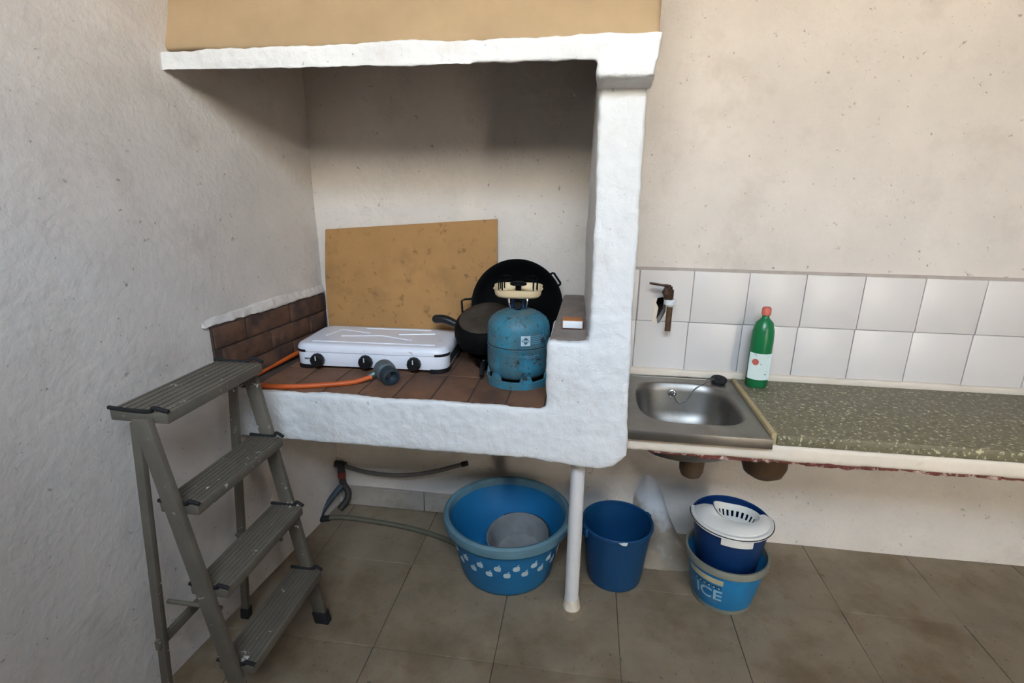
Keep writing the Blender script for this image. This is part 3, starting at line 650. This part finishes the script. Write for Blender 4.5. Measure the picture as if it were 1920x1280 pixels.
# green bottle
bot = thing('green_bottle', 'green plastic detergent bottle with pale label on the terrazzo worktop', 'bottle', (.655, 1.975, .744))
bsh = lambda a: 1 - .12*abs(math.sin(a))
part('body', MB().lathe([(0, 0), (.036, 0), (.040, .006), (.040, .18), (.038, .215), (.030, .245), (.016, .260), (.013, .264), (.013, .276), (0, .276)], 40, shape=bsh), 'green', bot)
part('cap', MB().lathe([(0, .274), (.016, .274), (.016, .296), (.012, .302), (0, .302)], 24), 'labelr', bot)
lb = part('label', on_cyl(rect(-.045, .045, 0, .10, 16), .0405, R(-100), .035, .0008), 'labelw', bot)
part('label_badge', on_cyl(ring_poly(-.018, .068, .012), .0415, R(-100), .035, .0012), 'labelr', lb)

# mortar heap covering a pipe at the foot of the wall
def hf(u, v):
    keys = [(0, .285, .335, YB+.004, .275, .0), (.2, .255, .375, YB-.002, .235, .016), (.45, .25, .415, 2.045, .14, .030), (.7, .25, .46, 1.97, .045, .026), (1, .23, .52, 1.82, -.004, .0)]
    for a, b in zip(keys, keys[1:]):
        if v <= b[0]: t = (v-a[0])/(b[0]-a[0]); break
    L2 = [p+(q-p)*t for p, q in zip(a, b)]
    x = L2[1] + u*(L2[2]-L2[1]); h = math.sin(math.pi*u)**.7*L2[5]
    edge_ = abs(2*u-1)**3
    y = L2[3] - h*.8; z = L2[4] + h*.6
    yb = YB-.002
    # sides of the heap fall back to the wall or floor
    y = y + (yb - y)*edge_*(1-v); z = z*(1-edge_*v)
    p = Vector((x, y, z)); n_ = noise.noise(p*18)*.006*(1-edge_); p.y -= n_; p.z += n_
    return p
setp(part('mortar_heap', grid_wall(24, 30, hf), 'mound'), 'rough beige mortar heap over a pipe at the foot of the wall', 'mortar')

# ------------------------------------------------------------------ tub, bowl, buckets
tubc = Vector((-.256, 1.757, 0))
tub = thing('washtub', 'big round blue plastic washtub printed with white apples', 'tub', tubc)
part('shell', MB().lathe([(0, .001), (.165, .001), (.174, .006), (.180, .02), (.228, .235), (.225, .235), (.176, .022), (.168, .010), (0, .008)], 96), 'tub', tub)
part('rim', MB().lathe([(.223, .222), (.232, .216), (.244, .219), (.248, .238), (.246, .252), (.237, .259), (.227, .256), (.223, .245)], 96, closed=True), 'tubrim', tub)
apple = []
for k in range(20):
    a = 2*math.pi*k/20; r_ = .0135*(1 + .06*math.cos(2*a) - .22*math.exp(-((a-math.pi/2)/.35)**2) - .10*math.exp(-((a-3*math.pi/2)/.3)**2) - .28*math.exp(-((min(a, 2*math.pi-a))/.35)**2))
    apple.append((r_*math.cos(a), r_*math.sin(a)))
leaf = [(-.001, .0125), (.005, .014), (.009, .020), (.003, .0185)]
for i in range(17):
    th_ = R(-90 + 18 + (i-8)*9.3); zc = .148 if i % 2 == 0 else .116
    mb = MB(); rz = .180 + (zc-.02)*.048/.215; tl_ = math.atan2(.048, .215)
    for poly in (apple, leaf):
        q = on_cyl(poly, rz, th_, 0, .0009, .0012)
        for v in q.v:
            k2 = 1 + v.z*math.tan(tl_)/rz; v.x *= k2; v.y *= k2; v.z += zc
        mb.add(q.v, q.f)
    part('apple_print', mb, 'print', tub)
bowl = thing('rubber_bowl', 'grey cement-caked rubber bowl lying inside the blue washtub', 'bowl', (-.212, 1.805, .018), (R(9), R(-3), 0))
part('shell', MB().lathe([(0, 0), (.080, .0), (.088, .006), (.106, .05), (.124, .098), (.127, .104), (.123, .107), (.119, .100), (.102, .052), (.088, .022), (.06, .014), (0, .012)], 64, shape=lambda a: 1+.012*math.sin(3*a)), 'greybowl', bowl)
part('rim_wire', MB().tube([(.125*math.cos(R(a)), .125*math.sin(R(a)), .106+.004*math.sin(R(a*3))) for a in range(-20, 130, 6)], .0025, 8), 'pipedark', bowl)

bk = thing('blue_bucket', 'dark blue plastic bucket between the white post and the mortar heap', 'bucket', (.165, 1.765, 0))
part('shell', MB().lathe([(0, .001), (.096, .001), (.101, .006), (.103, .015), (.129, .236), (.126, .236), (.099, .012), (0, .008)], 72), 'navy', bk)
part('rim', MB().lathe([(.1255, .232), (.131, .230), (.1345, .238), (.134, .246), (.130, .249), (.126, .246)], 72, closed=True), 'navy', bk)
for a in (28, 208):
    part('handle_lug', MB().box(.128, .142, -.014, .014, .212, .246).xf(Matrix.Rotation(R(a), 4, 'Z')), 'navy', bk, .003)
pts = [Matrix.Rotation(R(28), 4, 'Z') @ Vector((.137*math.cos(R(a)), .137*math.sin(R(a)), .232 - .012*math.sin(R(a)))) for a in range(180, 361, 6)]
part('paint_chip', on_cyl([(-.03, .001), (-.018, -.007), (-.004, -.010), (.0, -.004), (.002, .003), (-.012, .004)], .1345, R(-78), .243, .0006, .002), 'pale', bk)

ib = thing('printed_bucket', 'light blue printed bucket with grey rim reading ICE under the mop bucket', 'bucket', (.558, 1.725, 0))
part('shell', MB().lathe([(0, .001), (.098, .001), (.104, .008), (.139, .185), (.136, .185), (.101, .012), (0, .008)], 72), 'icebkt', ib)
part('rim', MB().lathe([(.134, .178), (.141, .172), (.1455, .176), (.1455, .196), (.143, .201), (.136, .200)], 72, closed=True), 'bktgrey', ib)
part('base_band', MB().lathe([(.098, .0008), (.1048, .0008), (.1075, .018), (.1045, .018)], 72, closed=True), 'bktgrey', ib)
rad = lambda z: .104 + (z-.008)*.035/.177
def on_cone(poly, th, z0, lift=.0008):
    mb = MB(); n = len(poly)
    for off in (lift, -.001):
        for x, z in poly:
            rr = rad(z0+z)+off; a = th + x/rad(z0); mb.v.append(Vector((rr*math.cos(a), rr*math.sin(a), z0+z)))
    mb.f.append(tuple(range(n))); mb.f.append(tuple(n+i for i in reversed(range(n))))
    for i in range(n): j = (i+1) % n; mb.f.append((i, n+i, n+j, j))
    return mb
def cone_strip(x0, x1, z0, z1, th, n=16, lift=.0009):
    mb = MB()
    for off in (lift, -.001):
        for z in (z0, z1):
            for i in range(n+1):
                rr = rad(z)+off; a = th + (x0+(x1-x0)*i/n)/rad((z0+z1)/2); mb.v.append(Vector((rr*math.cos(a), rr*math.sin(a), z)))
    k = n+1
    for i in range(n):
        mb.f += [(i, i+1, k+i+1, k+i), (2*k+i, 3*k+i, 3*k+i+1, 2*k+i+1), (i, 2*k+i, 2*k+i+1, i+1), (k+i, k+i+1, 3*k+i+1, 3*k+i)]
    mb.f += [(0, k, 3*k, 2*k), (n, 2*k+n, 3*k+n, k+n)]
    return mb
part('stripe', cone_strip(-.075, .060, .134, .156, R(-132)), 'stripe', ib)
def letters(txt, size, th, z0, m, parent, name='lettering', lift=.0012):
    cu_ = bpy.data.curves.new('t', 'FONT'); cu_.body = txt; cu_.size = size; cu_.align_x = 'CENTER'; cu_.resolution_u = 3; cu_.offset = .0012
    o = bpy.data.objects.new('t', cu_); C.objects.link(o); bpy.context.view_layer.update()
    me = bpy.data.meshes.new_from_object(o.evaluated_get(bpy.context.evaluated_depsgraph_get())); bpy.data.objects.remove(o)
    for v in me.vertices:
        x, z = v.co.x, v.co.y; rr = rad(z0+z)+lift; a = th + x/rad(z0); v.co = Vector((rr*math.cos(a), rr*math.sin(a), z0+z))
    me.name = name; me.materials.clear(); return link(name, me, m, parent)
letters('ICE', .064, R(-128), .060, 'icetext', ib)
mb = MB()
for i in range(6):
    q = on_cone(rect(-.05+i*.017, -.04+i*.017+.004, -.007, .007, 2), R(-130), .118, .0007); mb.add(q.v, q.f)
dp = part('faded_letters', mb, 'darkprint', ib); 
mb = MB()
for i in range(6):
    q = on_cone(rect(-.047+i*.017, -.041+i*.017+.002, -.004, .0015, 2), R(-130), .118, .0014); mb.add(q.v, q.f)
part('letter_fill', mb, 'icetext', dp)

mk = thing('mop_bucket', 'royal blue bucket with white wringer stacked inside the printed bucket', 'bucket', (.560, 1.735, .075))
part('shell', MB().lathe([(0, .0), (.090, .0), (.096, .006), (.1285, .245), (.1255, .245), (.093, .012), (0, .008)], 72), 'navy2', mk)
part('rim', MB().lathe([(.125, .240), (.130, .238), (.134, .244), (.134, .252), (.130, .256), (.125, .253)], 72, closed=True), 'navy2', mk)
wr = thing('mop_wringer', 'white plastic mop wringer clipped on the rim of the royal blue bucket', 'wringer', (.560, 1.735, .331), (0, 0, R(-8)))
# flange that fills the front of the opening and rises to the cup mouth
nU, nV = 40, 8; mb = MB()
cc = Vector((.014, -.004, 0)); 
def fl(u, v, dz=0):
    a = R(-190 + 200*u); o_ = Vector((.128*math.cos(a), .128*math.sin(a), .002))
    s_ = Vector((cc.x + .080*math.cos(a), cc.y + .062*math.sin(a), .016 + .012*math.sin(a)*-.2 + .016*math.exp(-((u-.08)/.14)**2)))
    t = v; p = o_*(1-t)+s_*t; p.z += .006*math.sin(math.pi*t)+dz; return p
for dz in (0, -.004):
    for j in range(nV+1):
        for i in range(nU+1): mb.v.append(fl(i/nU, j/nV, dz))
k = nU+1; q = k*(nV+1)
F = [(j*k+i, j*k+i+1, (j+1)*k+i+1, (j+1)*k+i) for j in range(nV) for i in range(nU)]
mb.f = F + [tuple(q+a for a in reversed(f)) for f in F]
edge = list(range(k)) + [j*k+k-1 for j in range(1, nV+1)] + [nV*k+i for i in range(k-2, -1, -1)] + [j*k for j in range(nV-1, 0, -1)]
mb.f += [(a, a+q, b+q, b) for a, b in zip(edge, edge[1:]+edge[:1])]
part('flange', mb, 'wringer', wr, angle=60)
# cup
mb = MB(); n = 48
def cup(k_, t, off=0):
    a = 2*math.pi*k_/n; s_ = 1-.42*t
    top = .016 + .024*max(0, -math.cos(a))**2 - .004*max(0, math.sin(a))
    return Vector((cc.x + (.080-off)*s_*math.cos(a), cc.y + (.062-off)*s_*math.sin(a), top*(1-t) + (-.075)*t))
for off in (0, .003):
    for t in (0, .25, .5, .75, 1):
        for k_ in range(n): mb.v.append(cup(k_, t, off))
slots = set(range(2, 24, 2))                      # cells of the second row that are cut out
for s_ in range(2):
    for t in range(4):
        for k_ in range(n):
            if t == 1 and k_ in slots: continue
            a0 = s_*5*n + t*n; f = (a0+k_, a0+(k_+1)%n, a0+n+(k_+1)%n, a0+n+k_); mb.f.append(f if s_ == 0 else tuple(reversed(f)))
for k_ in slots:                                  # walls of each slot
    o1 = [n+k_, n+k_+1, 2*n+k_+1, 2*n+k_]
    for p_, q_ in zip(o1, o1[1:]+o1[:1]): mb.f.append((p_, q_, 5*n+q_, 5*n+p_))
for k_ in range(n): mb.f.append((k_, 5*n+k_, 5*n+(k_+1)%n, (k_+1)%n))
mb.f.append(tuple(5*n+4*n+k_ for k_ in range(n))); mb.f.append(tuple(4*n+k_ for k_ in reversed(range(n))))
cupo = part('cup', mb, 'wringer', wr, angle=60)
mb = MB()
for rr, zz in ((.130, .003), (.1365, .002), (.1365, -.012), (.1345, -.012)): pass
def arcstrip(a0, a1, prof, n=36):
    mb = MB(); m_ = len(prof)
    for i in range(n+1):
        a = R(a0+(a1-a0)*i/n)
        for r_, z in prof: mb.v.append(Vector((r_*math.cos(a), r_*math.sin(a), z)))
    for i in range(n):
        for j in range(m_):
            j2 = (j+1) % m_; mb.f.append((i*m_+j, (i+1)*m_+j, (i+1)*m_+j2, i*m_+j2))
    mb.f.append(tuple(range(m_))); mb.f.append(tuple(n*m_+j for j in reversed(range(m_))))
    return mb
part('rim_hook', arcstrip(-190, 10, [(.126, .003), (.1365, .003), (.1385, 0), (.1385, -.012), (.1355, -.012), (.1355, 0), (.126, 0)]), 'wringer', wr)
part('wire', MB().tube([(.1405*math.cos(R(a)), .1405*math.sin(R(a)), -.004+.001*math.sin(R(a*2))) for a in range(-188, 9, 4)], .0016, 8), 'pipedark', wr)
part('clip', arcstrip(-108, -66, [(.1355, -.010), (.1435, -.010), (.1415, -.034), (.1360, -.034)], 12), 'wringer', wr)

# ------------------------------------------------------------------ pipes and hoses at the corner under the slab
px, py = -1.078, 2.035
rp = thing('water_pipe', 'old water pipe with branches in the corner under the hearth', 'pipe', (px, py, 0))
part('tee', MB().tube([(-.022, 0, .222), (.026, 0, .218)], .016, 16), 'pipedark', rp)
part('riser', MB().tube(spline([(.004, 0, .232), (.006, 0, .15), (.010, 0, .105)], 6), .0155, 16), 'pipedark', rp)
part('red_collar', MB().lathe([(0, .155), (.0175, .155), (.0175, .185), (0, .185)], 20).xf(Matrix.Translation((.005, 0, 0))), 'redtape', rp)
part('branch', MB().tube(spline([(.010, 0, .118), (-.012, -.03, .095), (-.045, -.10, .045), (-.052, -.125, .018)], 6), .0135, 16), 'pipeblue', rp)
part('elbow', MB().tube(spline([(.010, 0, .118), (.030, -.005, .085), (.030, -.02, .05), (.006, -.05, .018)], 6), .0145, 16), 'pipedark', rp)
gh = thing('grey_hose', 'stiff grey hose with black end sticking out of the corner pipe', 'hose', (px, py, 0))
hpts = spline([(.022, 0, .212), (.15, -.02, .203), (.30, -.035, .212), (.45, -.04, .246), (.605, -.04, .302)], 8)
part('tube', MB().tube(hpts, .0095, 14), 'hosegrey', gh)
part('end_cap', MB().tube([hpts[-2], hpts[-1] + (hpts[-1]-hpts[-2])*.25], .0115, 14), 'rubber', gh)
fh = thing('floor_hose', 'dull green hose lying on the floor beside the washtub', 'hose', (0, 0, 0))
part('tube', MB().tube(spline([(-1.128, 1.905, .014), (-1.04, 1.935, .011), (-.89, 1.93, .011), (-.73, 1.912, .011), (-.58, 1.875, .011), (-.47, 1.83, .011)], 8), .0105, 14), 'hosegreen', fh)
part('end_joint', MB().tube([(-1.135, 1.900, .014), (-1.09, 1.918, .014)], .0135, 14), 'rubber', fh)

# ------------------------------------------------------------------ step ladder
lad = thing('step_ladder', 'paint-splashed aluminium step ladder with black tread ends near the hearth', 'ladder', (0, 0, 0))
YA, YN = 1.375, .985
rail_x = lambda z: -.842 - .168*z
def bar(p, q, wx, wy):
    p, q = Vector(p), Vector(q)
    return MB().hexa([p+Vector((-wx, -wy, 0)), p+Vector((wx, -wy, 0)), p+Vector((wx, wy, 0)), p+Vector((-wx, wy, 0))], [q+Vector((-wx, -wy, 0)), q+Vector((wx, -wy, 0)), q+Vector((wx, wy, 0)), q+Vector((-wx, wy, 0))])
ZTOP = .93
for y, s in ((YA, 1), (YN, -1)):
    part('rail', bar((rail_x(.035), y, .035), (rail_x(ZTOP), y, ZTOP), .021, .009), 'alu', lad, .002)
    part('foot', bar((rail_x(0)+.001, y, 0), (rail_x(.045), y, .045), .025, .014), 'rubber', lad, .004)
    part('rear_leg', bar((-1.115 + .0, y-.02*s, .03), (-1.035, y-.02*s, ZTOP-.02), .012, .008), 'alu', lad, .002)
    part('rear_foot', bar((-1.117, y-.02*s, 0), (-1.113, y-.02*s, .04), .015, .013), 'rubber', lad, .003)
for z in (.222, .462, .702, .942):
    xc = rail_x(z)+.004; d = .052 if z < .9 else .075; xc = xc if z < .9 else xc-.02
    mb = MB().box(xc-d, xc+d, YN+.010, YA-.010, z-.028, z)
    tr = part('tread', mb, 'alu', lad, .003)
    for k_ in range(7):
        xx = xc-d+.012+k_*(2*d-.024)/6
        part('groove_rib', MB().box(xx-.0022, xx+.0022, YN+.012, YA-.012, z-.001, z+.0018), 'alu', tr)
    for y, s in ((YA, 1), (YN, -1)):
        cap = MB().tube(spline([(xc-d-.002, y-.012*s, z+.004), (xc-.01, y-.011*s, z+.001), (xc+d*.45, y-.010*s, z+.003), (xc+d*.62, y-.008*s, z+.013), (xc+d+.004, y-.012*s, z+.004)], 4), .005, 8)
        part('tread_end', cap, 'rubber', tr)
for s, y in ((1, YA-.05), (-1, YN+.05)):
    part('brace', MB().tube([(rail_x(.36)-.02, y, .36), (-1.083, y, .36)], .006, 8), 'alu', lad)
part('rear_bar', MB().box(-1.100, -1.088, YN, YA, .24, .27), 'alu', lad, .002)
